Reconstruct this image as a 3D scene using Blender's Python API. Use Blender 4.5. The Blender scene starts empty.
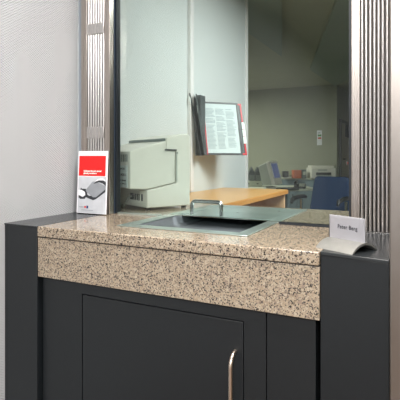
import bpy, bmesh, math, random
from mathutils import Vector, Matrix
random.seed(7)
sc = bpy.context.scene
COL = sc.collection
H = 0.21                     # camera height above the counter top (m); plan units below are multiples of it
CT = 1.0                     # counter top height
CAMZ = CT + H
F = 453.0                    # focal length in px of a 400 px frame
RX, RY = 0.8957, 0.4446      # camera right axis in plan
YAW = math.atan2(RY, RX)

def gp(px, Z):               # plan point seen at image column px, at depth Z metres
    lat = (px - 200) / F * Z
    return (-RY * Z + RX * lat, RX * Z + RY * lat)
def gz(py, Z):               # height seen at image row py at depth Z
    return CAMZ - (py - 158) / F * Z

# ------------------------------------------------------------------ materials
def s2l(c):
    c = c / 255.0
    return c / 12.92 if c <= 0.04045 else ((c + 0.055) / 1.055) ** 2.4
def rgb(r, g, b): return (s2l(r), s2l(g), s2l(b), 1)

def mat(name, color, rough=0.5, metal=0.0, spec=0.5, emit=None, estr=0.0, noise=None, bump=None):
    m = bpy.data.materials.new(name); m.use_nodes = True
    nt = m.node_tree; b = nt.nodes['Principled BSDF']
    b.inputs['Base Color'].default_value = color
    b.inputs['Roughness'].default_value = rough
    b.inputs['Metallic'].default_value = metal
    b.inputs['Specular IOR Level'].default_value = spec
    if emit:
        b.inputs['Emission Color'].default_value = emit
        b.inputs['Emission Strength'].default_value = estr
    tc = nt.nodes.new('ShaderNodeTexCoord')
    if noise:                # (scale xyz, amount): slight tonal mottling
        mp = nt.nodes.new('ShaderNodeMapping'); mp.inputs['Scale'].default_value = noise[0]
        n = nt.nodes.new('ShaderNodeTexNoise'); n.inputs['Scale'].default_value = 1.0; n.inputs['Detail'].default_value = 4
        nt.links.new(tc.outputs['Object'], mp.inputs[0]); nt.links.new(mp.outputs[0], n.inputs['Vector'])
        r = nt.nodes.new('ShaderNodeValToRGB')
        a = noise[1]
        r.color_ramp.elements[0].position = 0.3; r.color_ramp.elements[1].position = 0.7
        r.color_ramp.elements[0].color = tuple(max(0, c * (1 - a)) for c in color[:3]) + (1,)
        r.color_ramp.elements[1].color = tuple(min(1, c * (1 + a)) for c in color[:3]) + (1,)
        nt.links.new(n.outputs['Fac'], r.inputs[0]); nt.links.new(r.outputs[0], b.inputs['Base Color'])
    if bump:                 # (scale xyz, strength, distance)
        mp = nt.nodes.new('ShaderNodeMapping'); mp.inputs['Scale'].default_value = bump[0]
        n = nt.nodes.new('ShaderNodeTexNoise'); n.inputs['Scale'].default_value = 1.0; n.inputs['Detail'].default_value = 2
        nt.links.new(tc.outputs['Object'], mp.inputs[0]); nt.links.new(mp.outputs[0], n.inputs['Vector'])
        bp = nt.nodes.new('ShaderNodeBump'); bp.inputs['Strength'].default_value = bump[1]; bp.inputs['Distance'].default_value = bump[2]
        nt.links.new(n.outputs['Fac'], bp.inputs['Height']); nt.links.new(bp.outputs[0], b.inputs['Normal'])
    return m

def granite(name, rough):
    m = mat(name, (1, 1, 1, 1), rough)
    nt = m.node_tree; b = nt.nodes['Principled BSDF']
    tc = nt.nodes.new('ShaderNodeTexCoord')
    nz = nt.nodes.new('ShaderNodeTexNoise'); nz.inputs['Scale'].default_value = 160; nz.inputs['Detail'].default_value = 2
    nt.links.new(tc.outputs['Object'], nz.inputs['Vector'])
    mx = nt.nodes.new('ShaderNodeMix'); mx.data_type = 'VECTOR'; mx.inputs[0].default_value = 0.008
    nt.links.new(tc.outputs['Object'], mx.inputs[4]); nt.links.new(nz.outputs['Color'], mx.inputs[5])
    def cells(scale, stops):
        v = nt.nodes.new('ShaderNodeTexVoronoi'); v.inputs['Scale'].default_value = scale
        nt.links.new(mx.outputs[1], v.inputs['Vector'])
        s = nt.nodes.new('ShaderNodeSeparateColor'); nt.links.new(v.outputs['Color'], s.inputs[0])
        r = nt.nodes.new('ShaderNodeValToRGB'); r.color_ramp.interpolation = 'CONSTANT'
        e = r.color_ramp.elements
        e[0].position = 0; e[0].color = stops[0][1]; e[1].position = stops[1][0]; e[1].color = stops[1][1]
        for p, c in stops[2:]:
            k = e.new(p); k.color = c
        nt.links.new(s.outputs[0], r.inputs[0])
        return r.outputs[0], s.outputs[1]
    a, _ = cells(290, [(0, rgb(162, 147, 127)), (0.34, rgb(152, 135, 114)), (0.56, rgb(174, 161, 142)),
                       (0.74, rgb(142, 124, 109)), (0.84, rgb(134, 120, 107)), (0.93, rgb(92, 84, 78))])
    _, g = cells(400, [(0, (0, 0, 0, 1)), (0.5, (1, 1, 1, 1))])
    st = nt.nodes.new('ShaderNodeMath'); st.operation = 'GREATER_THAN'; st.inputs[1].default_value = 0.84
    nt.links.new(g, st.inputs[0])
    mc = nt.nodes.new('ShaderNodeMix'); mc.data_type = 'RGBA'
    nt.links.new(st.outputs[0], mc.inputs[0]); nt.links.new(a, mc.inputs[6]); mc.inputs[7].default_value = rgb(40, 37, 36)
    nt.links.new(mc.outputs[2], b.inputs['Base Color'])
    return m

def wallpaper(name, color, relief=0.003):
    m = mat(name, color, 0.75)
    nt = m.node_tree; b = nt.nodes['Principled BSDF']
    tc = nt.nodes.new('ShaderNodeTexCoord')
    sep = nt.nodes.new('ShaderNodeSeparateXYZ'); nt.links.new(tc.outputs['Object'], sep.inputs[0])
    add = nt.nodes.new('ShaderNodeMath'); add.operation = 'ADD'
    nt.links.new(sep.outputs[0], add.inputs[0]); nt.links.new(sep.outputs[1], add.inputs[1])
    def wave(sock, period, ph=None):
        mu = nt.nodes.new('ShaderNodeMath'); mu.operation = 'MULTIPLY'; mu.inputs[1].default_value = 2 * math.pi / period
        nt.links.new(sock, mu.inputs[0])
        si = nt.nodes.new('ShaderNodeMath'); si.operation = 'SINE'; nt.links.new(mu.outputs[0], si.inputs[0])
        return si.outputs[0]
    w1 = wave(add.outputs[0], 0.013); w2 = wave(sep.outputs[2], 0.0085)
    pr = nt.nodes.new('ShaderNodeMath'); pr.operation = 'MULTIPLY'
    nt.links.new(w1, pr.inputs[0]); nt.links.new(w2, pr.inputs[1])
    nz = nt.nodes.new('ShaderNodeTexNoise'); nz.inputs['Scale'].default_value = 120
    nt.links.new(tc.outputs['Object'], nz.inputs['Vector'])
    ad = nt.nodes.new('ShaderNodeMath'); ad.operation = 'ADD'
    nt.links.new(pr.outputs[0], ad.inputs[0]); nt.links.new(nz.outputs['Fac'], ad.inputs[1])
    bp = nt.nodes.new('ShaderNodeBump'); bp.inputs['Strength'].default_value = 0.9; bp.inputs['Distance'].default_value = relief
    nt.links.new(ad.outputs[0], bp.inputs['Height']); nt.links.new(bp.outputs[0], b.inputs['Normal'])
    return m

def pane_glass(name, tint):
    m = bpy.data.materials.new(name); m.use_nodes = True
    nt = m.node_tree; nt.nodes.clear()
    out = nt.nodes.new('ShaderNodeOutputMaterial'); mix = nt.nodes.new('ShaderNodeMixShader')
    tr = nt.nodes.new('ShaderNodeBsdfTransparent'); tr.inputs[0].default_value = tint
    gl = nt.nodes.new('ShaderNodeBsdfGlossy'); gl.inputs['Roughness'].default_value = 0.0
    fr = nt.nodes.new('ShaderNodeFresnel'); fr.inputs[0].default_value = 1.45
    nt.links.new(fr.outputs[0], mix.inputs[0]); nt.links.new(tr.outputs[0], mix.inputs[1]); nt.links.new(gl.outputs[0], mix.inputs[2])
    nt.links.new(mix.outputs[0], out.inputs[0])
    return m

def brushed(name, color, rough, scale=(400, 400, 2)):
    m = mat(name, color, rough, 1.0)
    nt = m.node_tree; b = nt.nodes['Principled BSDF']
    tc = nt.nodes.new('ShaderNodeTexCoord'); mp = nt.nodes.new('ShaderNodeMapping'); mp.inputs['Scale'].default_value = scale
    n = nt.nodes.new('ShaderNodeTexNoise'); n.inputs['Scale'].default_value = 1.0; n.inputs['Detail'].default_value = 3
    nt.links.new(tc.outputs['Object'], mp.inputs[0]); nt.links.new(mp.outputs[0], n.inputs['Vector'])
    r = nt.nodes.new('ShaderNodeMapRange'); r.inputs[3].default_value = rough * 0.75; r.inputs[4].default_value = rough * 1.3
    nt.links.new(n.outputs['Fac'], r.inputs[0]); nt.links.new(r.outputs[0], b.inputs['Roughness'])
    return m

M = {}
M['wallpaper'] = wallpaper('woven_wallpaper', rgb(188, 189, 191))
M['office_wallpaper'] = wallpaper('office_wallpaper', rgb(220, 224, 224), 0.0013)
M['far_wall'] = mat('far_wall_paint', rgb(160, 160, 142), 0.8, noise=((3, 3, 3), 0.04))
M['ceiling'] = mat('ceiling_paint', rgb(186, 184, 164), 0.85, noise=((4, 4, 4), 0.03))
M['raft'] = mat('ceiling_raft', rgb(168, 176, 164), 0.8, noise=((30, 30, 30), 0.04))
M['floor'] = mat('brown_floor', rgb(84, 66, 52), 0.45, noise=((6, 6, 6), 0.12))
M['office_floor'] = mat('office_carpet', rgb(84, 88, 86), 0.9, noise=((90, 90, 90), 0.2))
M['white_trim'] = mat('white_trim', rgb(232, 228, 228), 0.5, noise=((20, 20, 4), 0.02))
M['cabinet'] = mat('anthracite_laminate', rgb(22, 26, 29), 0.42, noise=((60, 60, 60), 0.06), bump=((500, 500, 500), 0.12, 0.0004))
M['cab_top'] = mat('anthracite_top', rgb(40, 43, 45), 0.26, noise=((60, 60, 60), 0.05))
M['gap'] = mat('shadow_gap_black', rgb(24, 25, 27), 0.6, noise=((40, 40, 40), 0.1))
M['granite'] = granite('polished_granite', 0.13)
M['granite_front'] = granite('granite_fascia', 0.32)
M['steel'] = brushed('brushed_steel', rgb(210, 206, 204), 0.27)
M['steel_warm'] = brushed('warm_brushed_steel', rgb(184, 175, 168), 0.28)
M['steel_panel'] = brushed('steel_panel', rgb(156, 149, 143), 0.34, (700, 700, 3))
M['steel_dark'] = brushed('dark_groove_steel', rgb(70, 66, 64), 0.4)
M['chrome'] = mat('chrome', rgb(205, 205, 205), 0.12, 1.0, noise=((30, 30, 30), 0.03))
M['tray'] = brushed('tray_steel_glass_cast', rgb(204, 220, 216), 0.34, (3, 500, 500))  # green cast of the glass put into the steel colour
M['tray_in'] = mat('tray_scoop_grey', rgb(98, 104, 108), 0.4, 0.45, noise=((60, 60, 60), 0.05))
M['satin'] = brushed('satin_handle', rgb(224, 206, 190), 0.28)
M['alu'] = mat('satin_aluminium', rgb(186, 184, 178), 0.42, 0.85, noise=((80, 80, 80), 0.04))
M['seal'] = mat('black_rubber', rgb(22, 28, 34), 0.5, noise=((60, 60, 60), 0.1))
M['seal_blue'] = mat('blue_grey_gasket', rgb(92, 110, 136), 0.45, noise=((60, 60, 60), 0.05))
M['jamb'] = mat('grey_jamb', rgb(148, 156, 164), 0.5, noise=((30, 30, 30), 0.03))
M['glass'] = pane_glass('tinted_pane', (0.87, 0.915, 0.895, 1))
M['acrylic'] = pane_glass('clear_acrylic', (0.99, 0.99, 0.99, 1))
M['paper'] = mat('white_paper', rgb(234, 232, 236), 0.55, noise=((40, 40, 40), 0.015))
M['paper_green'] = mat('pale_sheet', rgb(226, 232, 230), 0.6, noise=((40, 40, 40), 0.02))
M['sheet'] = mat('display_sheet', rgb(200, 210, 212), 0.6, noise=((40, 40, 40), 0.02))
M['red'] = mat('red_print', rgb(214, 24, 24), 0.45, noise=((60, 60, 60), 0.03))
M['red_plastic'] = mat('red_plastic', rgb(196, 30, 42), 0.35, noise=((50, 50, 50), 0.04))
M['ink'] = mat('dark_ink', rgb(52, 52, 60), 0.6, noise=((50, 50, 50), 0.05))
M['ink_grey'] = mat('grey_ink', rgb(158, 166, 170), 0.6, noise=((300, 300, 300), 0.15))
M['ink_blue'] = mat('blue_ink', rgb(40, 56, 110), 0.6, noise=((50, 50, 50), 0.05))
M['ink_white'] = mat('white_ink', rgb(250, 236, 230), 0.6, noise=((50, 50, 50), 0.02))
M['print_light'] = mat('print_pale_grey', rgb(190, 192, 197), 0.5, noise=((25, 25, 25), 0.08))
M['print_mid'] = mat('print_mid_grey', rgb(140, 143, 148), 0.5, noise=((30, 30, 30), 0.1))
M['print_dark'] = mat('print_dark_grey', rgb(48, 50, 54), 0.5, noise=((30, 30, 30), 0.1))
M['beige'] = mat('beige_plastic', rgb(230, 225, 214), 0.5, noise=((40, 40, 40), 0.02))
M['beige_dark'] = mat('grey_beige_plastic', rgb(176, 180, 170), 0.5, noise=((40, 40, 40), 0.03))
M['slot'] = mat('dark_slot', rgb(40, 44, 44), 0.6, noise=((40, 40, 40), 0.1))
M['vent'] = mat('vent_grey', rgb(120, 130, 128), 0.6, noise=((40, 40, 40), 0.05))
M['blackp'] = mat('black_plastic', rgb(34, 36, 38), 0.4, noise=((50, 50, 50), 0.1))
M['charcoal'] = mat('charcoal_plastic', rgb(66, 72, 74), 0.4, noise=((50, 50, 50), 0.06))
def wood(name, c1, c2, rough):
    m = mat(name, c1, rough)
    nt = m.node_tree; b = nt.nodes['Principled BSDF']
    tc = nt.nodes.new('ShaderNodeTexCoord'); mp = nt.nodes.new('ShaderNodeMapping'); mp.inputs['Scale'].default_value = (60, 3, 60)
    n = nt.nodes.new('ShaderNodeTexNoise'); n.inputs['Scale'].default_value = 1; n.inputs['Detail'].default_value = 5
    r = nt.nodes.new('ShaderNodeValToRGB'); r.color_ramp.elements[0].position = .3; r.color_ramp.elements[1].position = .7
    r.color_ramp.elements[0].color = c1; r.color_ramp.elements[1].color = c2
    nt.links.new(tc.outputs['Object'], mp.inputs[0]); nt.links.new(mp.outputs[0], n.inputs['Vector'])
    nt.links.new(n.outputs['Fac'], r.inputs[0]); nt.links.new(r.outputs[0], b.inputs['Base Color'])
    return m
M['wood'] = wood('beech_veneer', rgb(206, 150, 84), rgb(222, 170, 104), 0.3)
M['wood_edge'] = wood('beech_edge', rgb(206, 140, 66), rgb(220, 156, 84), 0.35)
M['wood_pale'] = wood('pale_beech_panel', rgb(222, 178, 136), rgb(232, 190, 150), 0.5)
M['fabric'] = mat('blue_fabric', rgb(28, 66, 110), 0.9, noise=((250, 250, 250), 0.2), bump=((600, 600, 600), 0.3, 0.001))
M['screen'] = mat('monitor_screen', rgb(60, 66, 90), 0.2, emit=rgb(120, 134, 190), estr=0.10, noise=((10, 10, 10), 0.05))
M['led'] = mat('red_led', rgb(200, 30, 30), 0.4, emit=rgb(255, 60, 60), estr=0.4)
M['terracotta'] = mat('terracotta_card', rgb(206, 112, 76), 0.6, noise=((30, 30, 30), 0.05))
M['binder_grey'] = mat('grey_card', rgb(110, 118, 116), 0.6, noise=((30, 30, 30), 0.05))
M['desk_pale'] = mat('pale_grey_laminate', rgb(190, 192, 176), 0.45, noise=((20, 20, 20), 0.03))
M['pedestal'] = mat('blue_grey_panel', rgb(120, 138, 144), 0.5, noise=((20, 20, 20), 0.04))
M['door'] = mat('grey_brown_door', rgb(176, 166, 142), 0.5, noise=((30, 30, 3), 0.06))
M['door_frame'] = mat('dark_door_frame', rgb(92, 90, 82), 0.5, noise=((30, 30, 3), 0.06))
M['stripe_green'] = mat('green_print', rgb(90, 140, 80), 0.6, noise=((30, 30, 30), 0.05))
M['stripe_red'] = mat('orange_red_print', rgb(206, 90, 60), 0.6, noise=((30, 30, 30), 0.05))

# ------------------------------------------------------------------ mesh builder
class MB:
    def __init__(s): s.v = []; s.f = []
    def add(s, vs, fs, mx=None):
        o = len(s.v)
        s.v += [tuple(mx @ Vector(p)) if mx else tuple(p) for p in vs]
        s.f += [tuple(i + o for i in f) for f in fs]
        return s
    def box(s, x0, x1, y0, y1, z0, z1, mx=None):
        x0, x1 = sorted((x0, x1)); y0, y1 = sorted((y0, y1)); z0, z1 = sorted((z0, z1))
        vs = [(x0, y0, z0), (x1, y0, z0), (x1, y1, z0), (x0, y1, z0), (x0, y0, z1), (x1, y0, z1), (x1, y1, z1), (x0, y1, z1)]
        return s.add(vs, [(0, 3, 2, 1), (4, 5, 6, 7), (0, 1, 5, 4), (1, 2, 6, 5), (2, 3, 7, 6), (3, 0, 4, 7)], mx)
    def prism(s, poly, a, b, axis='z', mx=None):
        n = len(poly)
        def pt(p, t):
            if axis == 'z': return (p[0], p[1], t)
            if axis == 'y': return (p[0], t, p[1])
            return (t, p[0], p[1])
        vs = [pt(p, a) for p in poly] + [pt(p, b) for p in poly]
        fs = [tuple(range(n)), tuple(range(2 * n - 1, n - 1, -1))]
        for i in range(n):
            j = (i + 1) % n; fs.append((i, i + n, j + n, j))
        return s.add(vs, fs, mx)
    def tube(s, path, r, n=12, mx=None, caps=True):
        P = [Vector(p) for p in path]; vs = []; fs = []
        up = Vector((0, 0, 1)); prev = None
        for i, p in enumerate(P):
            t = (P[min(i + 1, len(P) - 1)] - P[max(i - 1, 0)]).normalized()
            if prev is None:
                ref = up if abs(t.dot(up)) < 0.95 else Vector((1, 0, 0))
                u = t.cross(ref).normalized()
            else:
                u = (prev - t * prev.dot(t)).normalized()
            prev = u; w = t.cross(u)
            rr = r[i] if isinstance(r, (list, tuple)) else r
            for k in range(n):
                a = 2 * math.pi * k / n
                vs.append(p + u * math.cos(a) * rr + w * math.sin(a) * rr)
        for i in range(len(P) - 1):
            for k in range(n):
                k2 = (k + 1) % n
                fs.append((i * n + k, i * n + k2, (i + 1) * n + k2, (i + 1) * n + k))
        if caps:
            fs.append(tuple(range(n - 1, -1, -1))); e = (len(P) - 1) * n
            fs.append(tuple(range(e, e + n)))
        return s.add(vs, fs, mx)
    def build(s, name, m, parent=None, bevel=0, seg=2, smooth=False, loc=None):
        me = bpy.data.meshes.new(name); me.from_pydata(s.v, [], s.f)
        bm = bmesh.new(); bm.from_mesh(me); bmesh.ops.recalc_face_normals(bm, faces=bm.faces); bm.to_mesh(me); bm.free()
        me.materials.append(m)
        o = bpy.data.objects.new(name, me); COL.objects.link(o)
        if parent: o.parent = parent
        if loc: o.location = loc
        if bevel:
            b = o.modifiers.new('bevel', 'BEVEL'); b.width = bevel; b.segments = seg; b.limit_method = 'ANGLE'; b.angle_limit = math.radians(35)
            b.harden_normals = False
        if smooth or bevel:
            for p in me.polygons: p.use_smooth = True
            try: me.set_sharp_from_angle(angle=math.radians(35))
            except Exception: pass
        return o

def arc_pts(c, r, a0, a1, n):
    return [(c[0] + r * math.cos(a0 + (a1 - a0) * i / n), c[1] + r * math.sin(a0 + (a1 - a0) * i / n)) for i in range(n + 1)]
def thing(name, label, cat, loc, rz=0.0, group=None):
    o = bpy.data.objects.new(name, None); COL.objects.link(o); o.empty_display_size = 0.05
    o.location = loc; o.rotation_euler = (0, 0, rz)
    o['label'] = label; o['category'] = cat
    if group: o['group'] = group
    return o
def tag(o, label, cat, group=None):
    o['label'] = label; o['category'] = cat
    if group: o['group'] = group
    return o
def struct(o): o['kind'] = 'structure'; return o
def text(name, body, size, m, parent, loc, rot, offset=0.0, align='LEFT', width=None, spacing=1.0):
    cu = bpy.data.curves.new(name, 'FONT'); cu.body = body; cu.size = size; cu.offset = offset
    cu.align_x = align; cu.extrude = 0.0002; cu.space_character = spacing; cu.resolution_u = 3
    t = bpy.data.objects.new(name + '_curve', cu); COL.objects.link(t)
    bpy.context.view_layer.update()
    me = bpy.data.meshes.new_from_object(t.evaluated_get(bpy.context.evaluated_depsgraph_get()))
    bpy.data.objects.remove(t); me.name = name
    if width:
        xs = [v.co.x for v in me.vertices]; k = width / (max(xs) - min(xs))
        for v in me.vertices: v.co.x *= k
    me.materials.clear(); me.materials.append(m)
    o = bpy.data.objects.new(name, me); COL.objects.link(o); o.parent = parent
    o.location = loc; o.rotation_euler = rot
    return o

# ------------------------------------------------------------------ the setting
WX = -5.80 * H               # left wall face
WO = -6.15 * H               # left wall face inside the office
GY = 6.68 * H                # glass plane
CEIL = 2.55
FAR = 8.5
EX = gp(337, FAR / 1.0301)[0]   # corner of the far wall
struct(MB().box(-5.2, 3.6, -3.6, GY + 0.1, -0.06, 0).build('floor', M['floor']))
struct(MB().box(-5.2, 3.6, GY + 0.1, 11.2, -0.06, 0).build('floor_office', M['office_floor']))
struct(MB().box(-5.2, 3.6, -3.6, 11.2, CEIL, CEIL + 0.08).build('ceiling', M['ceiling']))
struct(MB().box(WX - 0.12, WX, -3.6, 6.55 * H, 0, CEIL).build('wall_left', M['wallpaper']))
struct(MB().box(WO - 0.12, WO, 6.55 * H, 16.3 * H, 0, CEIL).build('wall_left_office', M['office_wallpaper']))
struct(MB().box(WO - 0.12, WO + 0.012, 16.3 * H, 16.3 * H + 0.03, 0, CEIL).build('trim_1', M['white_trim']))
struct(MB().box(WO, WO + 0.022, 11.58 * H, 11.78 * H, CT + 0.01, CEIL).build('trim_2', M['white_trim'], bevel=0.003))
struct(MB().box(3.5, 3.6, -3.6, 11.2, 0, CEIL).build('wall_right', M['far_wall']))
struct(MB().box(-5.2, 3.6, -3.7, -3.6, 0, CEIL).build('wall_rear', M['wallpaper']))
struct(MB().box(0.72 * H, 3.5, 4.80 * H, 5.0 * H, 0, CEIL).build('wall_front', M['wallpaper']))
struct(MB().box(-5.2, -5.1, 3.4, 11.2, 0, CEIL).build('wall_office_side', M['far_wall']))
struct(MB().box(-5.1, WO - 0.12, 3.3, 3.4, 0, CEIL).build('wall_office_near', M['far_wall']))
struct(MB().box(-5.1, EX, FAR, FAR + 0.12, 0, CEIL).build('wall_far', M['far_wall']))
struct(MB().box(EX - 0.12, EX, FAR + 0.12, 11.2, 0, CEIL).build('wall_corridor', M['far_wall']))
struct(MB().box(EX, 3.5, 11.1, 11.2, 0, CEIL).build('wall_corridor_end', M['far_wall']))
# hanging ceiling panels of the office (two angled rafts with a paler strip between)
struct(MB().prism([(-1.634, 3.4), (-1.634, 5.65), (-0.985, 3.4)], 2.50, CEIL).build('trim_3', M['raft']))
struct(MB().prism([(-1.508, 6.66), (-1.45, 8.40), (-1.15, 7.79), (0.9, 3.4), (-0.513, 3.4)], 2.50, CEIL).build('trim_4', M['raft']))
# cable duct on the far wall
struct(MB().box(-4.6, EX - 0.02, FAR - 0.045, FAR, gz(176, 8.2), gz(165.5, 8.2)).build('trim_5', M['far_wall'], bevel=0.004))

# glazing: pane, gaskets
w = struct(MB().box(-4.985 * H, -0.915 * H, GY - 0.005, GY + 0.005, CT + 0.036 * H, CEIL).build('window_1', M['glass']))
MB().box(-5.06 * H, -4.96 * H, GY - 0.012, GY + 0.012, CT + 0.002, CEIL).build('gasket', M['seal'], w)
MB().box(-5.0 * H, -4.985 * H, 6.565 * H, 6.60 * H, CT + 0.002, CEIL).build('gasket', M['seal_blue'], w)
MB().box(-0.955 * H, -0.87 * H, GY - 0.012, GY + 0.012, CT + 0.002, CEIL).build('gasket', M['seal'], w)
MB().box(-4.96 * H, -4.07 * H, GY - 0.008, GY + 0.008, CT + 0.0005, CT + 0.026 * H).build('glass_channel', M['tray'], w)
MB().box(-1.97 * H, -0.955 * H, GY - 0.008, GY + 0.008, CT + 0.0005, CT + 0.036 * H).build('glass_channel', M['seal'], w)

# ------------------------------------------------------------------ granite counter
SL = 0.149 * H
ct = thing('granite_counter', 'speckled beige granite counter with a deep fascia and a cash tray let into it', 'counter', (-3.0 * H, 5.0 * H, CT))
def cellgrid(xs, ys, present, z0, z1, ox, oy):
    bm = bmesh.new(); cache = {}
    def v(i, j, z):
        k = (i, j, z)
        if k not in cache: cache[k] = bm.verts.new((xs[i] * H - ox, ys[j] * H - oy, z))
        return cache[k]
    P = set(present)
    for (i, j) in P:
        bm.faces.new([v(i, j, z1), v(i + 1, j, z1), v(i + 1, j + 1, z1), v(i, j + 1, z1)])
        bm.faces.new([v(i, j, z0), v(i, j + 1, z0), v(i + 1, j + 1, z0), v(i + 1, j, z0)])
        for (di, dj, a, b) in ((0, -1, (i, j), (i + 1, j)), (1, 0, (i + 1, j), (i + 1, j + 1)), (0, 1, (i + 1, j + 1), (i, j + 1)), (-1, 0, (i, j + 1), (i, j))):
            if (i + di, j + dj) not in P:
                bm.faces.new([v(*a, z0), v(*b, z0), v(*b, z1), v(*a, z1)])
    bmesh.ops.recalc_face_normals(bm, faces=bm.faces)
    m = MB(); bm.verts.index_update()
    m.v = [tuple(q.co) for q in bm.verts]; m.f = [tuple(q.index for q in f.verts) for f in bm.faces]; bm.free()
    return m
cells = [(1, 0), (2, 0), (3, 0), (1, 1), (3, 1)] + [(0, 2), (1, 2), (3, 2), (4, 2)] + [(i, 3) for i in range(5)]
cellgrid([-6.14, -5.075, -3.93, -2.12, -1.005, 0.6], [4.87, 5.52, 6.74, 8.56, 8.92], cells, -SL, 0, -3.0 * H, 5.0 * H).build('slab', M['granite'], ct, bevel=0.003, seg=3)
def lb(mb, x0, x1, y0, y1, z0, z1, o):   # box given in plan units, placed relative to thing o (unrotated)
    return mb.box(x0 * H - o.location.x, x1 * H - o.location.x, y0 * H - o.location.y, y1 * H - o.location.y, z0 - o.location.z, z1 - o.location.z)
lb(MB(), -5.075, -1.005, 4.885, 5.05, CT - 0.734 * H, CT - SL - 0.013 * H, ct).build('fascia', M['granite_front'], ct, bevel=0.0012)
lb(MB(), -5.07, -1.01, 4.90, 5.04, CT - SL - 0.013 * H, CT - SL, ct).build('joint', M['gap'], ct)

# ------------------------------------------------------------------ base cabinet below it
FY = 4.95
bc = thing('base_cabinet', 'dark grey base cabinet with a framed door under the granite counter', 'cabinet', (-3.0 * H, 5.6 * H, 0))
zt = CT - 0.734 * H - 0.001
lb(MB(), -5.055, -1.06, FY + 0.10, 6.6, 0.0, zt, bc).build('carcass', M['cabinet'], bc)
fm = MB()                      # face frame around the door
lb(fm, -5.055, -4.56, FY + 0.012, FY + 0.10, 0.08, zt, bc)
fm.build('side_panel', M['cabinet'], bc, bevel=0.0008)
fm = MB(); zd = CT - 0.91 * H
lb(fm, -4.555, -4.305, FY, FY + 0.10, 0.08, zt, bc); lb(fm, -1.885, -1.62, FY, FY + 0.10, 0.08, zt, bc)
lb(fm, -4.305, -1.885, FY, FY + 0.10, zd + 0.002, zt, bc); lb(fm, -4.305, -1.885, FY, FY + 0.10, 0.08, 0.12, bc)
fm.build('face_frame', M['cabinet'], bc)
lb(MB(), -4.305, -1.885, FY + 0.06, FY + 0.10, 0.12, zd + 0.002, bc).build('door_rebate', M['gap'], bc)
dr = lb(MB(), -4.292, -1.899, FY + 0.002, FY + 0.06, 0.124, zd - 0.001, bc).build('door', M['cabinet'], bc, bevel=0.001)
lb(MB(), -1.61, -1.06, FY + 0.004, FY + 0.10, 0.08, zt, bc).build('side_panel', M['cabinet'], bc, bevel=0.0008)
# bow handle
hx = -2.0 * H - bc.location.x; hy = FY * H - bc.location.y; hz = 0.733
pts = []
for i in range(9):
    a = math.pi / 2 * i / 8
    pts.append((hx, hy + 0.002 - 0.030 * math.sin(a), hz - 0.030 * (1 - math.cos(a))))
for i in range(9):
    a = math.pi / 2 * (1 - i / 8)
    pts.append((hx, hy + 0.002 - 0.030 * math.sin(a), hz - 0.19 + 0.030 * (1 - math.cos(a))))
o = MB().tube(pts, 0.0052, 14).build('handle', M['satin'], dr, smooth=True); o['label'] = 'satin steel bow handle'

# ------------------------------------------------------------------ side cabinets
lc = thing('side_cabinet', 'narrow dark grey cabinet between the white wall and the left end of the granite', 'cabinet', (-5.43 * H, 5.7 * H, 0))
def poly(o, pts): return [(x * H - o.location.x, y * H - o.location.y) for x, y in pts]
MB().prism(poly(lc, [(-5.70, 4.905), (-5.085, 4.88), (-5.085, 6.69), (-5.70, 6.69)]), 0, CT - 0.005).build('body', M['cabinet'], lc, bevel=0.001)
MB().prism(poly(lc, [(-5.797, 4.915), (-5.70, 4.915), (-5.70, 6.69), (-5.797, 6.69)]), 0, CT - 0.005).build('filler_strip', M['cabinet'], lc, bevel=0.001)
MB().prism(poly(lc, [(-5.797, 4.90), (-5.085, 4.875), (-5.085, 6.69), (-5.797, 6.69)]), CT - 0.005, CT).build('top', M['cab_top'], lc, bevel=0.0012)
rc = thing('side_cabinet', 'narrow dark grey cabinet at the right end of the granite, under the name plate', 'cabinet', (-0.65 * H, 5.7 * H, 0))
MB().prism(poly(rc, [(-0.998, 4.905), (-0.312, 4.785), (-0.312, 6.70), (-0.998, 6.70)]), 0, CT - 0.007).build('body', M['cabinet'], rc, bevel=0.001)
MB().prism(poly(rc, [(-0.998, 4.898), (-0.312, 4.778), (-0.312, 6.70), (-0.998, 6.70)]), CT - 0.007, CT).build('top', M['cab_top'], rc, bevel=0.001)

# ------------------------------------------------------------------ steel columns
PY = 6.45
def flutes(x0, x1, n, y, z0, z1):
    m = MB(); p = (x1 - x0) / n
    for i in range(n):
        c = x0 + p * (i + 0.5); r = p * 0.36
        pl = [(c - r, y + r * 0.9)] + [(c + r * math.cos(math.pi - math.pi * k / 8), y + r * 0.5 - r * 0.9 * math.sin(math.pi * k / 8)) for k in range(9)] + [(c + r, y + r * 0.9)]
        m.prism(pl, z0, z1)
    return m
def column(name, label, xa, x1, x2, x3, jamb=None):
    o = thing(name, label, 'column', (0.5 * (xa + x3) * H, 6.55 * H, CT))
    L = lambda a, b, c, d, e, f: lb(MB(), a, b, c, d, e, f, o)
    z0, z1 = CT + 0.001, CEIL - 0.002
    L(xa, x1, PY, 6.60, z0, z1).build('trim_strip', M['steel_warm'], o, bevel=0.0015)
    L(x2, x3, PY, 6.60, z0, z1).build('trim_strip', M['steel_warm'], o, bevel=0.0015)
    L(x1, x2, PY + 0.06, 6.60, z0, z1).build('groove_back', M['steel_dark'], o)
    f = flutes(x1 * H - o.location.x, x2 * H - o.location.x, 7, (PY - 0.0) * H - o.location.y + 0.002, 0.004, z1 - CT)
    f.build('fluted_panel', M['steel'], o, smooth=True)
    if jamb: L(jamb, xa, PY + 0.06, 6.60, z0, z1).build('jamb', M['jamb'], o)
    return o
c1 = column('fluted_column', 'fluted steel column by the white wall, behind the red leaflet', -5.63, -5.495, -5.10, -4.985, -5.74)
for za, zb in ((gz(138, 8 * H), gz(126.5, 8 * H)), (gz(32, 8 * H), gz(21, 8 * H))):
    lb(MB(), -5.49, -5.105, PY - 0.012, PY + 0.05, za, zb, c1).build('clip_plate', M['steel'], c1, bevel=0.001)
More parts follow.
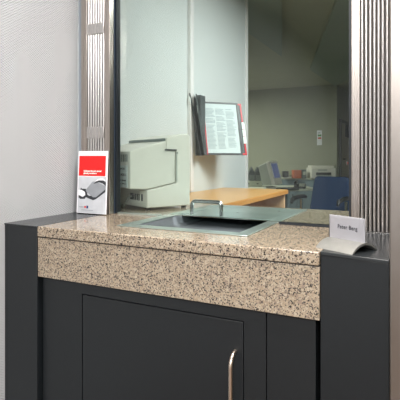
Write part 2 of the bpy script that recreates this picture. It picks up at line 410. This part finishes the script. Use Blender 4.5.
c2 = column('fluted_column', 'fluted steel column at the right edge of the glass, behind the name plate', -0.90, -0.786, -0.42, -0.31)
lb(MB(), -0.89, -0.315, PY - 0.018, PY + 0.0, CT + 0.001, CT + 0.013 * H, c2).build('base_strip', M['steel'], c2)
sp = thing('steel_pilaster', 'plain brushed steel pilaster at the far right edge of the counter', 'pilaster', (0.2 * H, 5.0 * H, 0))
lb(MB(), -0.305, 0.71, 4.72, 6.72, 0.001, CEIL - 0.002, sp).build('cladding', M['steel_panel'], sp, bevel=0.003)

# ------------------------------------------------------------------ cash tray
tr = thing('cash_tray', 'steel cash tray sunk in the granite counter under the glass', 'tray', (-3.0 * H, 6.0 * H, CT))
X0, X1, Y0, Y1 = -4.05, -2.02, 5.41, 8.66
i0, i1, j0, j1 = -3.84, -2.20, 5.60, 8.48
rm = cellgrid([X0, i0, i1, X1], [Y0, j0, j1, Y1], [(0, 0), (1, 0), (2, 0), (0, 1), (2, 1), (0, 2), (1, 2), (2, 2)], 0.0004, 0.0034, -3.0 * H, 6.0 * H)
rm.build('rim', M['tray'], tr, bevel=0.001)
# scoop: open basin with sloping ends, a shell with thickness
D = -0.15 * H
def scoop(s, d, z):
    q = [(i0 + s, j0 + s * 1.2), (i1 - s, j0 + s * 1.2), (i1 - s, j1 - s), (i0 + s, j1 - s)]
    return [(x * H + 3.0 * H, y * H - 6.0 * H, z) for x, y in q]
m = MB(); a = scoop(0.0, 0, 0.0006); b = scoop(0.10, 0, D * 0.8); c = scoop(0.2, 0, D)
vs = a + b + c; fs = []
for k in range(2):
    for q in range(4):
        q2 = (q + 1) % 4; fs.append((k * 4 + q, k * 4 + q2, k * 4 + 4 + q2, k * 4 + 4 + q))
fs.append((8, 9, 10, 11)); m.add(vs, fs)
so = m.build('scoop', M['tray_in'], tr)
sm = so.modifiers.new('thick', 'SOLIDIFY'); sm.thickness = 0.0015; sm.offset = 1
lid = lb(MB(), i0 + 0.012, i1 - 0.012, 7.0, j1 - 0.012, CT - 0.001, CT + 0.002, tr).build('sliding_lid', M['tray'], tr, bevel=0.0008)
for px, py in ((-3.02, 7.62), (-2.42, 8.18), (-3.6, 8.18)):
    q = []
    MB().tube([(px * H + 3 * H, py * H - 6 * H, 0.0018), (px * H + 3 * H, py * H - 6 * H, 0.004)], 0.0045, 14).build('screw', M['chrome'], lid, smooth=True)
# bow handle standing on the lid
ax, bx, yy = -3.66 * H + 3 * H, -3.10 * H + 3 * H, 7.06 * H - 6 * H
hh = 0.245 * H; r = 0.014; P = [(ax, yy, 0.0015)]
for k in range(7):
    t = math.pi / 2 * k / 6; P.append((ax + r - r * math.cos(t), yy, hh - r + r * math.sin(t)))
for k in range(7):
    t = math.pi / 2 * k / 6; P.append((bx - r + r * math.sin(t), yy, hh - r + r * math.cos(t)))
P.append((bx, yy, 0.0015))
MB().tube(P, 0.0074, 14).build('handle', M['chrome'], lid, smooth=True)

# ------------------------------------------------------------------ leaflet in a clear stand
WL, HL = 0.66 * H, 1.125 * H
lf = thing('leaflet', 'white leaflet with a red block, propped before the left steel column', 'leaflet', (-5.30 * H, 6.33 * H, CT), 0.0)
TI = Matrix.Rotation(math.radians(-3), 4, 'X')
cd = MB().box(-WL / 2, WL / 2, 0, 0.003, 0.003, HL, TI).build('card', M['paper'], lf, bevel=0.0004)
def on(mb_box, m, nm, par=lf, dep=0.0):
    return mb_box.build(nm, m, par)
yb = -0.0005
MB().box(-WL / 2 + 0.005, WL / 2 - 0.008, yb, 0.0, HL * 0.605, HL * 0.925, TI).build('red_block', M['red'], cd)
MB().box(-WL / 2 + 0.005, WL / 2 - 0.003, yb, 0.0, HL * 0.02, HL * 0.595, TI).build('printed_photo', M['print_light'], cd)
def flat(pts, m, nm, lay):
    return MB().prism([((min(max(u, .045), .97) - 0.5) * WL, v * HL) for u, v in pts], -0.0005 - 0.0003 * lay, -0.0003 * lay, 'y', TI).build(nm, m, cd)
# the photo shows a grey metal padlock with its shackle, and its shadow
flat([(.06, .30), (.13, .42), (.20, .37), (.42, .29), (.56, .30), (.97, .41), (.96, .36), (.66, .245), (.56, .225), (.40, .25), (.24, .28)], M['print_dark'], 'printed_shadow', 1)
flat([(.06, .26), (.06, .36), (.16, .40), (.30, .40), (.36, .33), (.28, .24), (.12, .235)], M['print_dark'], 'printed_shadow', 1)
flat([(.05, .30), (.05, .38), (.16, .38), (.27, .35), (.29, .30), (.20, .27)], M['paper'], 'printed_highlight', 2)
flat([(.30, .385), (.52, .515), (.62, .525), (.97, .45), (.98, .405), (.66, .275), (.56, .27), (.33, .35)], M['print_mid'], 'printed_body', 2)
flat([(.55, .48), (.70, .545), (.85, .55), (.97, .51), (.97, .45), (.88, .49), (.74, .51)], M['print_dark'], 'printed_shackle', 3)
flat([(.58, .51), (.72, .565), (.88, .57), (.98, .53), (.90, .54), (.74, .54)], M['paper'], 'printed_highlight', 4)
tx = math.radians(90 + 3 - 0)
RT = (math.radians(90 - -3), 0, 0)
def tpos(u, v, lay=4):
    q = TI @ Vector(((u - 0.5) * WL, -0.0006 - 0.0003 * lay, v * HL)); return q
def ltext(body, u, v, size, m, width, nm='printed_text', off=0.0):
    q = tpos(u, v)
    return text(nm, body, size, m, cd, q, (math.radians(90) - math.radians(3), 0, 0), off, width=width)
ltext('Schützen Sie sich einmal', .21, .672, 0.0085, M['ink_white'], WL * .60, off=0.0003)
ltext('günstig versichern', .21, .637, 0.0085, M['ink_white'], WL * .45, off=0.0003)
ltext('Versicherung', .10, .106, 0.005, M['print_mid'], WL * .14)
flat([(.27, .10), (.33, .10), (.33, .125), (.27, .125)], M['red'], 'printed_mark', 3)
flat([(.345, .092), (.405, .092), (.405, .135), (.345, .135)], M['ink_blue'], 'printed_mark', 3)
ltext('Sicherheit für Sie und Ihre Familie', .18, .06, 0.004, M['print_mid'], WL * .40)
MB().box(-WL / 2 + 0.004, WL / 2 - 0.004, 0.003, 0.034, 0.0, 0.003).build('stand_foot', M['acrylic'], lf)

# ------------------------------------------------------------------ name plate
A = Vector((-0.659 * H, 4.886 * H)); B = Vector((-1.079 * H, 5.114 * H)); C = Vector((-0.478 * H, 5.289 * H))
mid = (A + B) / 2 + (C - A) / 2
dv = A - B; ang = math.atan2(dv.y, dv.x)
LN = dv.length; DP = (C - A).length
npl = thing('name_plate', 'small white name card reading Peter Berg on an arched aluminium base', 'name plate', (mid.x, mid.y, CT), ang)
npl['label'] = 'small white name card in an arched aluminium base on the dark cabinet top'
hgt = 0.095 * H
R = (DP * DP / 4 + hgt * hgt) / (2 * hgt); th = math.asin(DP / 2 / R)
outer = [(R * math.sin(-th + 2 * th * i / 18), R * math.cos(-th + 2 * th * i / 18) - (R - hgt)) for i in range(19)]
inner = [(R * 0.93 * math.sin(th - 2 * th * i / 18), R * 0.93 * math.cos(th - 2 * th * i / 18) - (R - hgt)) for i in range(19)]
inner = [p for p in inner if p[1] > 0.0004]
base = MB().prism([(x, max(z, 0.0)) for x, z in outer] + inner, -LN / 2, LN / 2, 'x').build('base', M['alu'], npl, smooth=True)
MB().box(-LN / 2 + 0.001, LN / 2 + 0.001, 0.0004, 0.0034, 0.002, hgt + 0.262 * H).build('clear_sleeve', M['acrylic'], npl)
pc = MB().box(-LN / 2 + 0.002, LN / 2 - 0.001, 0.001, 0.0024, hgt - 0.002, hgt + 0.258 * H).build('card', M['paper'], npl)
text('lettering', 'Peter Berg', 0.0135, M['ink'], npl, (0.003, -0.0006, hgt + 0.118 * H), (math.radians(90), 0, 0), 0.00014, 'CENTER', width=LN * 0.53, spacing=1.18)

# ------------------------------------------------------------------ monitor behind the glass
uang = math.atan2(0.884, 0.468)
mo = thing('crt_monitor', 'beige CRT monitor seen from behind, standing on the granite behind the glass', 'monitor', (-4.72 * H, 7.25 * H, CT + 0.0), uang)
# local x = towards its screen, local y = across (to the left seen from here)
W = 1.62
def pr(pts, v0, v1): return MB().prism([(u * H, w_ * H) for u, w_ in pts], v0 * H, v1 * H, 'y')
prof = [(0, .045), (.99, .045), (.99, 1.44), (.93, 1.485), (.75, 1.475), (.43, 1.39), (.42, 1.17), (.662, 1.15), (.662, .50), (0, .38)]
fs_ = pr(prof, 0.0, W).build('front_shell', M['beige'], mo, bevel=0.004)
# rear shell, narrowing to the back
rp = [(-.34, .42), (0.02, .40), (.655, .515), (.655, 1.135), (.43, 1.155), (.43, 1.335), (-.34, 1.13)]
def vrow(side):
    out = []
    for u, w_ in rp:
        t = max(0, (0.43 - u) / 0.77)
        v = 0.012 + 0.03 * t if side == 0 else W - 0.012 - 0.25 * t
        out.append((u * H, v * H, w_ * H))
    return out
n = len(rp); vs = vrow(0) + vrow(1); fs = [tuple(range(n)), tuple(range(2 * n - 1, n - 1, -1))] + [(i, i + n, (i + 1) % n + n, (i + 1) % n) for i in range(n)]
MB().add(vs, fs).build('rear_shell', M['beige'], mo, bevel=0.004)
# strip of louvres where the two shells meet on top
lv = MB()
for k in range(36):
    v = 0.04 + k * (W - 0.08) / 36
    lv.box(.405 * H, .43 * H, v * H, (v + .026) * H, 1.32 * H, 1.385 * H)
lv.build('top_louvre', M['vent'], mo)
MB().box(.40 * H, .665 * H, -0.006 * H, 0.012 * H, 1.145 * H, 1.172 * H).build('side_slot', M['slot'], mo)
MB().box(.655 * H, .68 * H, -0.008 * H, 0.01 * H, 0.53 * H, 1.12 * H).build('side_rib', M['beige_dark'], mo)
MB().tube([(.675 * H, -0.006 * H, 1.10 * H), (.675 * H, 0.012 * H, 1.10 * H)], 0.022 * H, 12).build('screw_hole', M['slot'], mo)
rv = MB()
for k in range(12):
    v = 0.14 + k * 0.074
    rv.box(-.348 * H, -.335 * H, v * H, (v + .03) * H, .93 * H, 1.07 * H)
rv.build('rear_vents', M['vent'], mo)
lbq = MB().box(-.349 * H, -.338 * H, 0.13 * H, 0.72 * H, .44 * H, .86 * H).build('rating_label', M['paper_green'], mo)
RL = (math.radians(90), 0, math.radians(-90))
def mtxt(b_, v, w_, s, wd):
    text('label_text', b_, s, M['ink'], lbq, (-.352 * H, v * H, w_ * H), RL, 0.0002, 'LEFT', width=wd * H)
mtxt('COLOR MONITOR', .68, .78, 0.01, .44); mtxt('MODEL A', .40, .66, 0.014, .22); mtxt('100-240V AC 50/60Hz', .68, .56, 0.008, .5); mtxt('SERIAL NO.', .68, .50, 0.008, .5)
# connectors in the recess under the overhang
for k, v in enumerate((.62, .52, .45, .38, .31, .19)):
    wd = .03 if k else .11
    if k == 5: wd = .045
    MB().box(-.012 * H, .004 * H, (v - wd / 2) * H, (v + wd / 2) * H, .17 * H, .30 * H).build('connector', M['slot'], mo)
for v in (.06, W - .1):
    MB().box(.03 * H, .11 * H, v * H, (v + .06) * H, 0.001 * H, .045 * H).build('foot', M['slot'], mo)
    MB().box(.85 * H, .93 * H, v * H, (v + .06) * H, 0.001 * H, .045 * H).build('foot', M['slot'], mo)
MB().box(.98 * H, .996 * H, .12 * H, (W - .12) * H, .35 * H, 1.33 * H).build('screen', M['blackp'], mo)
cp = [(-.01, .60, .24), (-.07, .62, .22), (-.11, .68, .12), (-.13, .74, .03), (-.10, .85, .022), (-.05, 1.0, .022), (.0, 1.12, .022), (.1, 1.26, .022)]
MB().tube([(a_ * H, b_ * H, c_ * H) for a_, b_, c_ in cp], 0.02 * H, 8).build('cable', M['beige_dark'], mo, smooth=True)

# ------------------------------------------------------------------ wooden return counter along the office wall
wd = thing('side_desk', 'light wooden side desk along the office wall, running back from the granite', 'desk', (-4.9 * H, 11.0 * H, 0))
DE0, DE1, DX = 8.93, 14.2, -3.93
lb(MB(), -6.14, DX, DE0, DE1, CT - 0.004, CT - 0.001, wd).build('worktop', M['wood'], wd)
lb(MB(), -6.14, DX + 0.02, DE0, DE1 + .02, CT - 0.030, CT - 0.0045, wd).build('edge_band', M['wood_edge'], wd, bevel=0.002)
lb(MB(), -6.14, DX - 0.05, DE1 - 0.22, DE1 - 0.10, 0, CT - 0.031, wd).build('end_panel', M['wood_pale'], wd)
lb(MB(), -6.14, -6.03, DE0, DE1 - .22, 0.3, CT - 0.031, wd).build('back_panel', M['wood_pale'], wd)
lb(MB(), -6.02, DX - 0.05, DE0, DE0 + .1, 0, CT - 0.031, wd).build('end_panel', M['wood_pale'], wd)

# ------------------------------------------------------------------ reading panels on the office wall
dsx, dsy = -5.87 * H, 12.24 * H
ds = thing('document_display', 'black and red wall display of hinged document sleeves on the office wall', 'document display', (dsx, dsy, gz(155, 13.7 * H)))
HT = gz(99, 13.7 * H) - gz(155, 13.7 * H)
MB().box(-.283 * H, -.10 * H, -.16 * H, .16 * H, -0.004, HT + 0.02).build('wall_bracket', M['charcoal'], ds, bevel=0.003)
def sleeve(dirdeg, length, y_off, m_frame, page, lean, nm, HT=HT):
    a = math.radians(dirdeg)
    if page or m_frame == M['red_plastic']:      # the open leaves slope back
        mx = Matrix.Translation((-.03 * H, y_off * H, 0)) @ Matrix.Rotation(a, 4, 'Z') @ Matrix.Rotation(math.radians(lean), 4, 'X')
    else:
        tilt = Matrix.Rotation(math.radians(lean), 4, Vector((-RY, RX, 0)))
        mx = Matrix.Translation((-.03 * H, y_off * H, 0)) @ tilt @ Matrix.Rotation(a, 4, 'Z')
    t = 0.012; L = length * H
    f = MB(); f.box(0, L, -.004, .004, 0, t, mx); f.box(0, L, -.004, .004, HT - t, HT, mx); f.box(0, t * 1.2, -.004, .004, t, HT - t, mx); f.box(L - t, L, -.004, .004, t, HT - t, mx)
    o = f.build('sleeve', m_frame, ds)
    pg = MB().box(t * 1.2, L - t, -.0015, .0015, t, HT - t, mx).build('page', M['sheet'] if page else M['charcoal'], o)
    if page:
        m = MB(); z = HT - .05; random.seed(3)
        colw = (L - 2.2 * t - .02) / 3
        while z > .04:
            for c_ in range(3):
                if random.random() < .9:
                    x0 = t * 1.2 + .01 + c_ * colw
                    m.box(x0, x0 + colw * random.uniform(.6, .93), -.0022, -.0015, z, z + .0042, mx)
            z -= .0085
        m.build('printed_text', M['ink_grey'], pg)
        e_ = MB().box(t * 1.2 - .002, t * 1.2 + .005, -.0052, -.0041, .002, HT - .002, mx).build('binding_edge', M['red_plastic'], o); e_['label'] = 'red binding edge'
    return o, mx, L
YD = math.degrees(YAW)
sleeve(YD + 22, 1.26, 0.0, M['blackp'], True, -13.0, 'front')
o2, mx2, L2 = sleeve(YD + 26, 1.44, 0.06, M['red_plastic'], False, -13.0, 'back')
for k, zz in enumerate((.50, .36, .22)):
    q = MB().box(L2 - .016, L2 + .008, -.0055, -.0015, HT * zz, HT * (zz + .13), mx2).build('index_tab', M['paper_green'], o2)
o3, mx3, L3 = sleeve(-66, .52, 0.0, M['charcoal'], False, -8.0, 'a', HT * 1.05)
o4, mx4, L4 = sleeve(-78, .50, -0.04, M['blackp'], False, -10.0, 'b', HT * 1.08)
MB().box(L3 * .72, L3 * .95, -.006, -.002, HT * .72, HT * .86, mx3).build('index_tab', M['paper_green'], o3)
MB().box(L4 * .85, L4 + .01, -.006, -.002, HT * .9, HT * 1.02, mx4).build('index_tab', M['paper_green'], o4)

# ------------------------------------------------------------------ back of the office
# desk with a rounded corner
DZ = 0.755
px_, py_ = gp(262, 7.0)
fd = thing('office_desk', 'pale grey office desk with rounded corner carrying the far computer', 'desk', (px_, py_, 0), YAW)
dp = [(-1.0, -.42), (.42, -.42)] + [(.42 + .36 * math.sin(t), -.06 - .36 * math.cos(t)) for t in [math.pi / 2 * k / 8 for k in range(1, 9)]] + [(.78, .55), (-1.0, .55)]
MB().prism(dp, DZ - .03, DZ).build('top', M['desk_pale'], fd, bevel=0.004)
MB().box(.32, .36, -.36, .5, 0, DZ - .031).build('leg_panel', M['pedestal'], fd)
MB().box(-.95, -.91, -.36, .5, 0, DZ - .031).build('leg_panel', M['pedestal'], fd)
MB().box(-.91, .32, .42, .45, .25, DZ - .031).build('modesty_panel', M['pedestal'], fd)
# credenza along the far wall
CZ = gz(178, 8.05)
x_a = gp(270, 8.1)[0]
cr = thing('sideboard', 'pale low sideboard along the far office wall, under the printer', 'sideboard', (-2.1, 8.2, 0))
MB().box(x_a - .4 + 2.1, EX + 2.1 - .03, -.27, .25, 0, CZ - .025).build('body', M['pedestal'], cr, bevel=0.002)
MB().box(x_a - .4 + 2.1, EX + 2.1 - .03, -.29, .25, CZ - .024, CZ).build('top', M['desk_pale'], cr, bevel=0.003)
for k in range(3):
    u = -0.95 + k * .52
    d_ = MB().box(u, u + .5, -.285, -.271, .08, CZ - .04).build('door', M['pedestal'], cr, bevel=0.002)
    MB().box(u + .43, u + .445, -.30, -.2855, .45, .57).build('handle', M['chrome'], d_)

# far computer monitor
x, y = gp(270, 6.85)
fm_ = thing('computer_monitor', 'pale office computer monitor with a lit blue-grey screen on the far desk', 'monitor', (x, y, DZ), YAW + math.radians(62))
# local -y is the screen side
MB().tube([(0, 0, .001), (0, 0, .02), (0, 0, .03)], [.10, .09, .05], 20).build('stand', M['beige_dark'], fm_, smooth=True)
LE = Matrix.Translation((0, 0, .022)) @ Matrix.Rotation(math.radians(-15), 4, 'X')
MB().box(-.17, .17, -.15, -.09, 0.0, .36, LE).build('bezel', M['beige'], fm_, bevel=.008)
sh = MB(); a4 = [(-.165, -.09, .01), (.165, -.09, .01), (.165, -.09, .355), (-.165, -.09, .355)]; b4 = [(-.13, .06, .04), (.13, .06, .04), (.13, .06, .33), (-.13, .06, .33)]
sh.add(a4 + b4, [(0, 1, 2, 3), (7, 6, 5, 4)] + [(i, i + 4, (i + 1) % 4 + 4, (i + 1) % 4) for i in range(4)], LE).build('housing', M['beige_dark'], fm_, bevel=.008)
MB().box(-.135, .135, -.153, -.149, .10, .325, LE).build('screen', M['screen'], fm_)
# small drawer box and two magazine files
x, y = gp(252.5, 7.3)
db = thing('drawer_box', 'low pale drawer box under the grey magazine files on the far desk', 'drawer box', (x, y, DZ), YAW)
zt2 = gz(180.5, 7.3) - DZ
MB().box(-.16, .14, -.12, .12, 0, zt2).build('body', M['desk_pale'], db, bevel=.004)
for k in range(2):
    d_ = MB().box(-.15 + k * .145, -.15 + k * .145 + .14, -.126, -.1205, .012, zt2 - .012).build('drawer', M['desk_pale'], db)
    MB().box(-.15 + k * .145 + .055, -.15 + k * .145 + .085, -.131, -.1265, .04, .055).build('knob', M['slot'], d_)
for k, pxx in enumerate((251.2, 257.2)):
    x, y = gp(pxx, 7.3)
    f = thing('magazine_file', 'grey magazine file with a pointed top, ' + ('beside the end of the white wall' if k == 0 else 'next to the far monitor'), 'magazine file', (x, y, DZ + zt2), YAW, 'magazine files on the far desk')
    hb = gz(172.5, 7.3) - DZ - zt2; ht = gz(166.8, 7.3) - DZ - zt2
    MB().prism([(-.043, 0), (.043, 0), (.043, hb), (.0, ht), (-.043, hb)], -.10, .10, 'y').build('case', M['charcoal'], f, bevel=.002)
    MB().box(-.040, .040, -.1025, -.1005, .01, hb * .72).build('spine_label', M['binder_grey'], f)
# keyboard, small black clock, boxes, printer
x, y = gp(287.5, 6.55)
kb = thing('keyboard', 'dark keyboard lying on the far desk, left of the blue chair', 'keyboard', (x, y, DZ), YAW + .2)
MB().box(-.15, .15, -.07, .07, 0, .022).build('case', M['charcoal'], kb, bevel=.004)
ks = MB()
for r_ in range(4):
    for c_ in range(14): ks.box(-.142 + c_ * .0204, -.142 + c_ * .0204 + .017, -.058 + r_ * .03, -.058 + r_ * .03 + .024, .022, .029)
ks.build('keys', M['blackp'], kb)
x, y = gp(300, 6.85)
tp = thing('telephone', 'dark desk telephone on the rounded end of the far desk, right of the keyboard', 'telephone', (x, y, DZ), YAW - .3)
MB().prism([(-.10, 0), (.10, 0), (.10, .065), (.02, .06), (-.10, .025)], -.085, .085, 'x').build('base', M['charcoal'], tp, bevel=.004)
MB().tube([(-.06, -.09, .06), (-.06, -.08, .085), (-.06, 0, .092), (-.06, .08, .098), (-.06, .09, .08)], [.02, .022, .014, .022, .02], 10).build('handset', M['blackp'], tp, smooth=True)
kk = MB()
for a_ in range(3):
    for b_ in range(4): kk.box(-.005 + a_ * .026, .015 + a_ * .026, -.085 + b_ * .026, -.067 + b_ * .026, .03 + b_ * .008, .046 + b_ * .008)
kk.build('keys', M['desk_pale'], tp)
x, y = gp(285.3, 8.0)
ck = thing('speaker', 'small black cube speaker on the pale sideboard, left of the terracotta box', 'speaker', (x, y, CZ), YAW)
MB().box(-.05, .05, -.05, .05, .02, .125).build('case', M['blackp'], ck, bevel=.008)
MB().tube([(0, 0, 0), (0, 0, .0205)], [.045, .02], 16).build('foot', M['beige_dark'], ck)
MB().tube([(0, -.0515, .07), (0, -.0495, .07)], .033, 20).build('cone', M['charcoal'], ck)
x, y = gp(296.5, 8.0)
tb = thing('box', 'terracotta file box on the pale sideboard, between black cube and printer', 'box', (x, y, CZ), YAW)
MB().box(-.065, .065, -.1, .1, 0, .128).build('carton', M['terracotta'], tb, bevel=.002)
MB().box(-.067, .067, -.102, .102, .129, .142).build('lid', M['terracotta'], tb, bevel=.002)
x, y = gp(303, 8.0)
gb = thing('binder', 'grey binder upright between the terracotta box and the printer', 'binder', (x, y, CZ), YAW)
MB().box(-.035, .035, -.1, .1, 0, .15).build('cover', M['binder_grey'], gb, bevel=.003)
MB().box(-.022, .022, -.1015, -.1005, .06, .12).build('spine_label', M['desk_pale'], gb)
x, y = gp(320.5, 8.0)
pn = thing('printer', 'beige office printer on the sideboard behind the blue chair', 'printer', (x, y, CZ), YAW)
ph = gz(165.5, 8.0) - CZ
MB().box(-.21, .21, -.2, .17, 0, ph * .82).build('body', M['beige'], pn, bevel=.01)
MB().box(-.19, .19, -.15, .15, ph * .82, ph).build('lid', M['beige'], pn, bevel=.008)
MB().box(-.13, .13, -.206, -.199, ph * .28, ph * .48).build('paper_slot', M['slot'], pn)
MB().box(-.12, .12, -.28, -.2, ph * .22, ph * .27).build('paper_tray', M['beige_dark'], pn)
MB().box(-.10, .06, -.204, -.199, ph * .6, ph * .72).build('control_panel', M['beige_dark'], pn)

# sign, wall switch, door
zf = 8.27
sx0, sx1 = gp(317, FAR / 1.011)[0], gp(322, FAR / 1.015)[0]
sg = thing('wall_sign', 'small white sign with green and red bars on the far office wall', 'sign', ((sx0 + sx1) / 2, FAR, gz(145, zf)))
sw_, sh_ = (sx1 - sx0), gz(130, zf) - gz(145, zf)
bd = MB().box(-sw_ / 2, sw_ / 2, -.006, 0, 0, sh_).build('board', M['paper'], sg)
MB().box(-sw_ * .32, sw_ * .38, -.0075, -.0061, sh_ * .60, sh_ * .72).build('printed_bar', M['stripe_green'], bd)
MB().box(-sw_ * .32, sw_ * .38, -.0075, -.0061, sh_ * .42, sh_ * .53).build('printed_bar', M['stripe_red'], bd)
MB().box(-sw_ * .32, sw_ * .2, -.0075, -.0061, sh_ * .80, sh_ * .86).build('printed_bar', M['ink_grey'], bd)
# door on the wall that runs back from the corner
def wy(px):                   # y on that wall at an image column
    r = (px - 200) / F; return EX / ((-RY + RX * r) / (RX + RY * r))
d0, d1 = wy(338.6), wy(349.5)
dz = gz(119, 8.4)
dd = struct(MB().box(EX + .004, EX + .03, d0 + .07, d1 - .07, .005, dz - .06).build('door_1', M['door']))
fr = MB(); fr.box(EX + .001, EX + .045, d0, d0 + .065, 0, dz); fr.box(EX + .001, EX + .045, d1 - .065, d1, 0, dz); fr.box(EX + .001, EX + .045, d0, d1, dz - .055, dz)
fr.build('door_frame', M['door_frame'], dd)
yg0, yg1 = wy(343.6), wy(347.4)
MB().box(EX + .029, EX + .036, yg0, yg1, gz(137, 8.9), gz(122, 8.9)).build('door_pane', M['print_dark'], dd)
hy_ = wy(341); MB().tube([(EX + .03, hy_, gz(159, 8.6)), (EX + .075, hy_, gz(159, 8.6)), (EX + .075, hy_ + .1, gz(159, 8.6))], .011, 8).build('door_handle', M['blackp'], dd)
lw = wy(345.0)
ls = thing('light_switch', 'small switch plate with a red light beside the office door handle side', 'switch', (EX + .046, lw, gz(163, 9)))
ls['label'] = 'small switch glowing red near the glazed office door'
MB().box(-.015, .003, -.04, .04, -.04, .04).build('plate', M['paper'], ls, bevel=.002)
MB().box(.0031, .008, -.02, .02, -.014, .014).build('lamp', M['led'], ls)

# ------------------------------------------------------------------ blue swivel chair
cx, cy = gp(323.5, 5.0)
chz = gz(176.5, 5.0)
ch = thing('swivel_chair', 'blue upholstered swivel chair with black armrests in the office', 'chair', (cx, cy, 0), YAW + math.radians(-36))
# local -y is the front of the chair
BT = Matrix.Translation((0, .16, 0)) @ Matrix.Rotation(math.radians(-6), 4, 'X')
bw = .255
bp = []
bot, top, rr = .50, chz - .005, .05
bp = [(-bw, bot + .03), (-bw + .03, bot), (bw - .03, bot), (bw, bot + .03)]
tw = .205
bp += [(tw + rr * 0 + .0, top - rr)] + [(tw - rr + rr * math.cos(t), top - rr + rr * math.sin(t)) for t in [math.pi / 2 * k / 5 for k in range(1, 6)]]
bp += [(-(tw - rr) - rr * math.sin(t), top - rr + rr * math.cos(t)) for t in [math.pi / 2 * k / 5 for k in range(0, 6)]]
MB().prism(bp, -.035, .035, 'y', BT).build('backrest', M['fabric'], ch, bevel=.022, seg=3)
MB().box(-.15, .15, .037, .05, .55, .85, BT).build('back_cover', M['blackp'], ch, bevel=.005)
MB().box(-.235, .235, -.30, .16, .42, .50).build('seat', M['fabric'], ch, bevel=.03, seg=3)
MB().box(-.02, .02, .06, .22, .38, .415).build('back_bracket', M['blackp'], ch)
MB().tube([(0, .21, .385), (0, .245, .45), (0, .235, .62)], .018, 10).build('back_bar', M['blackp'], ch, smooth=True)
for s in (-1, 1):
    ar = MB().tube([(s * .20, -.02, .41), (s * .245, -.02, .42), (s * .255, -.02, .50), (s * .255, -.02, .745)], .016, 10).build('armrest', M['chrome'], ch, smooth=True)
    MB().tube([(s * .255, .12, .76), (s * .255, .02, .775), (s * .255, -.12, .775), (s * .255, -.25, .76), (s * .255, -.275, .72)], [.018, .024, .024, .022, .014], 10).build('arm_pad', M['blackp'], ar, smooth=True)
MB().tube([(0, -.05, .12), (0, -.05, .26), (0, -.05, .261), (0, -.05, .42)], [.032, .032, .018, .018], 14).build('gas_column', M['blackp'], ch, smooth=True)
for k in range(5):
    a = 2 * math.pi * k / 5 + .3
    ex, ey = .29 * math.cos(a), -.05 + .29 * math.sin(a)
    lg = MB().tube([(0, -.05, .13), (ex * .5, -.05 + .145 * math.sin(a), .115), (ex, ey, .085)], [.026, .022, .016], 10).build('leg', M['blackp'], ch, smooth=True)
    MB().tube([(ex - .022 * math.sin(a), ey + .022 * math.cos(a), .03), (ex + .022 * math.sin(a), ey - .022 * math.cos(a), .03)], .03, 16).build('caster', M['blackp'], lg, smooth=True)

# ------------------------------------------------------------------ lights
def area(name, loc, sx, sy, power, color=(1, 1, 1), target=None):
    d = bpy.data.lights.new(name, 'AREA'); d.shape = 'RECTANGLE'; d.size = sx; d.size_y = sy; d.energy = power; d.color = color
    o = bpy.data.objects.new(name, d); COL.objects.link(o); o.location = loc
    if target:
        o.rotation_euler = (Vector(target) - Vector(loc)).to_track_quat('-Z', 'Y').to_euler()
    return o
LZ = CEIL - .09
area('hall_overhead_light', (-0.1, 0.8, LZ), 0.9, 0.5, 20, (1, .97, .94))
area('hall_overhead_light', (0.45, -1.3, LZ), 1.7, 0.8, 54, (1, .98, .96))
area('hall_overhead_light', (0.5, -2.8, LZ), 2.0, 0.8, 34, (.96, .98, 1))  # unseen lamp added to brighten the upper reflections in the steel
area('teller_ceiling_lamp', (0.35, 2.6, LZ), 1.3, 0.8, 31, (.98, 1, 1))
area('office_ceiling_lamp', (-3.6, 6.6, LZ), 1.0, 0.6, 24, (1, 1, .9))
area('office_ceiling_lamp', (1.2, 6.2, LZ), 1.2, 0.6, 8, (1, 1, .92))
wld = bpy.data.worlds.new('world'); sc.world = wld; wld.use_nodes = True
wld.node_tree.nodes['Background'].inputs[0].default_value = (.9, .95, 1, 1)
wld.node_tree.nodes['Background'].inputs[1].default_value = 0.15

# ------------------------------------------------------------------ camera
cam = bpy.data.cameras.new('camera'); co = bpy.data.objects.new('camera', cam); COL.objects.link(co)
co.location = (0, 0, CAMZ); co.rotation_euler = (math.radians(90), 0, YAW)
cam.sensor_width = 36; cam.sensor_fit = 'HORIZONTAL'; cam.lens = F / 400 * 36; cam.shift_y = -42 / 400; cam.clip_start = 0.02
sc.camera = co
vs = sc.view_settings
vs.view_transform = 'Standard'; vs.look = 'None'; vs.gamma = 1; vs.use_curve_mapping = False; vs.exposure = 1.5
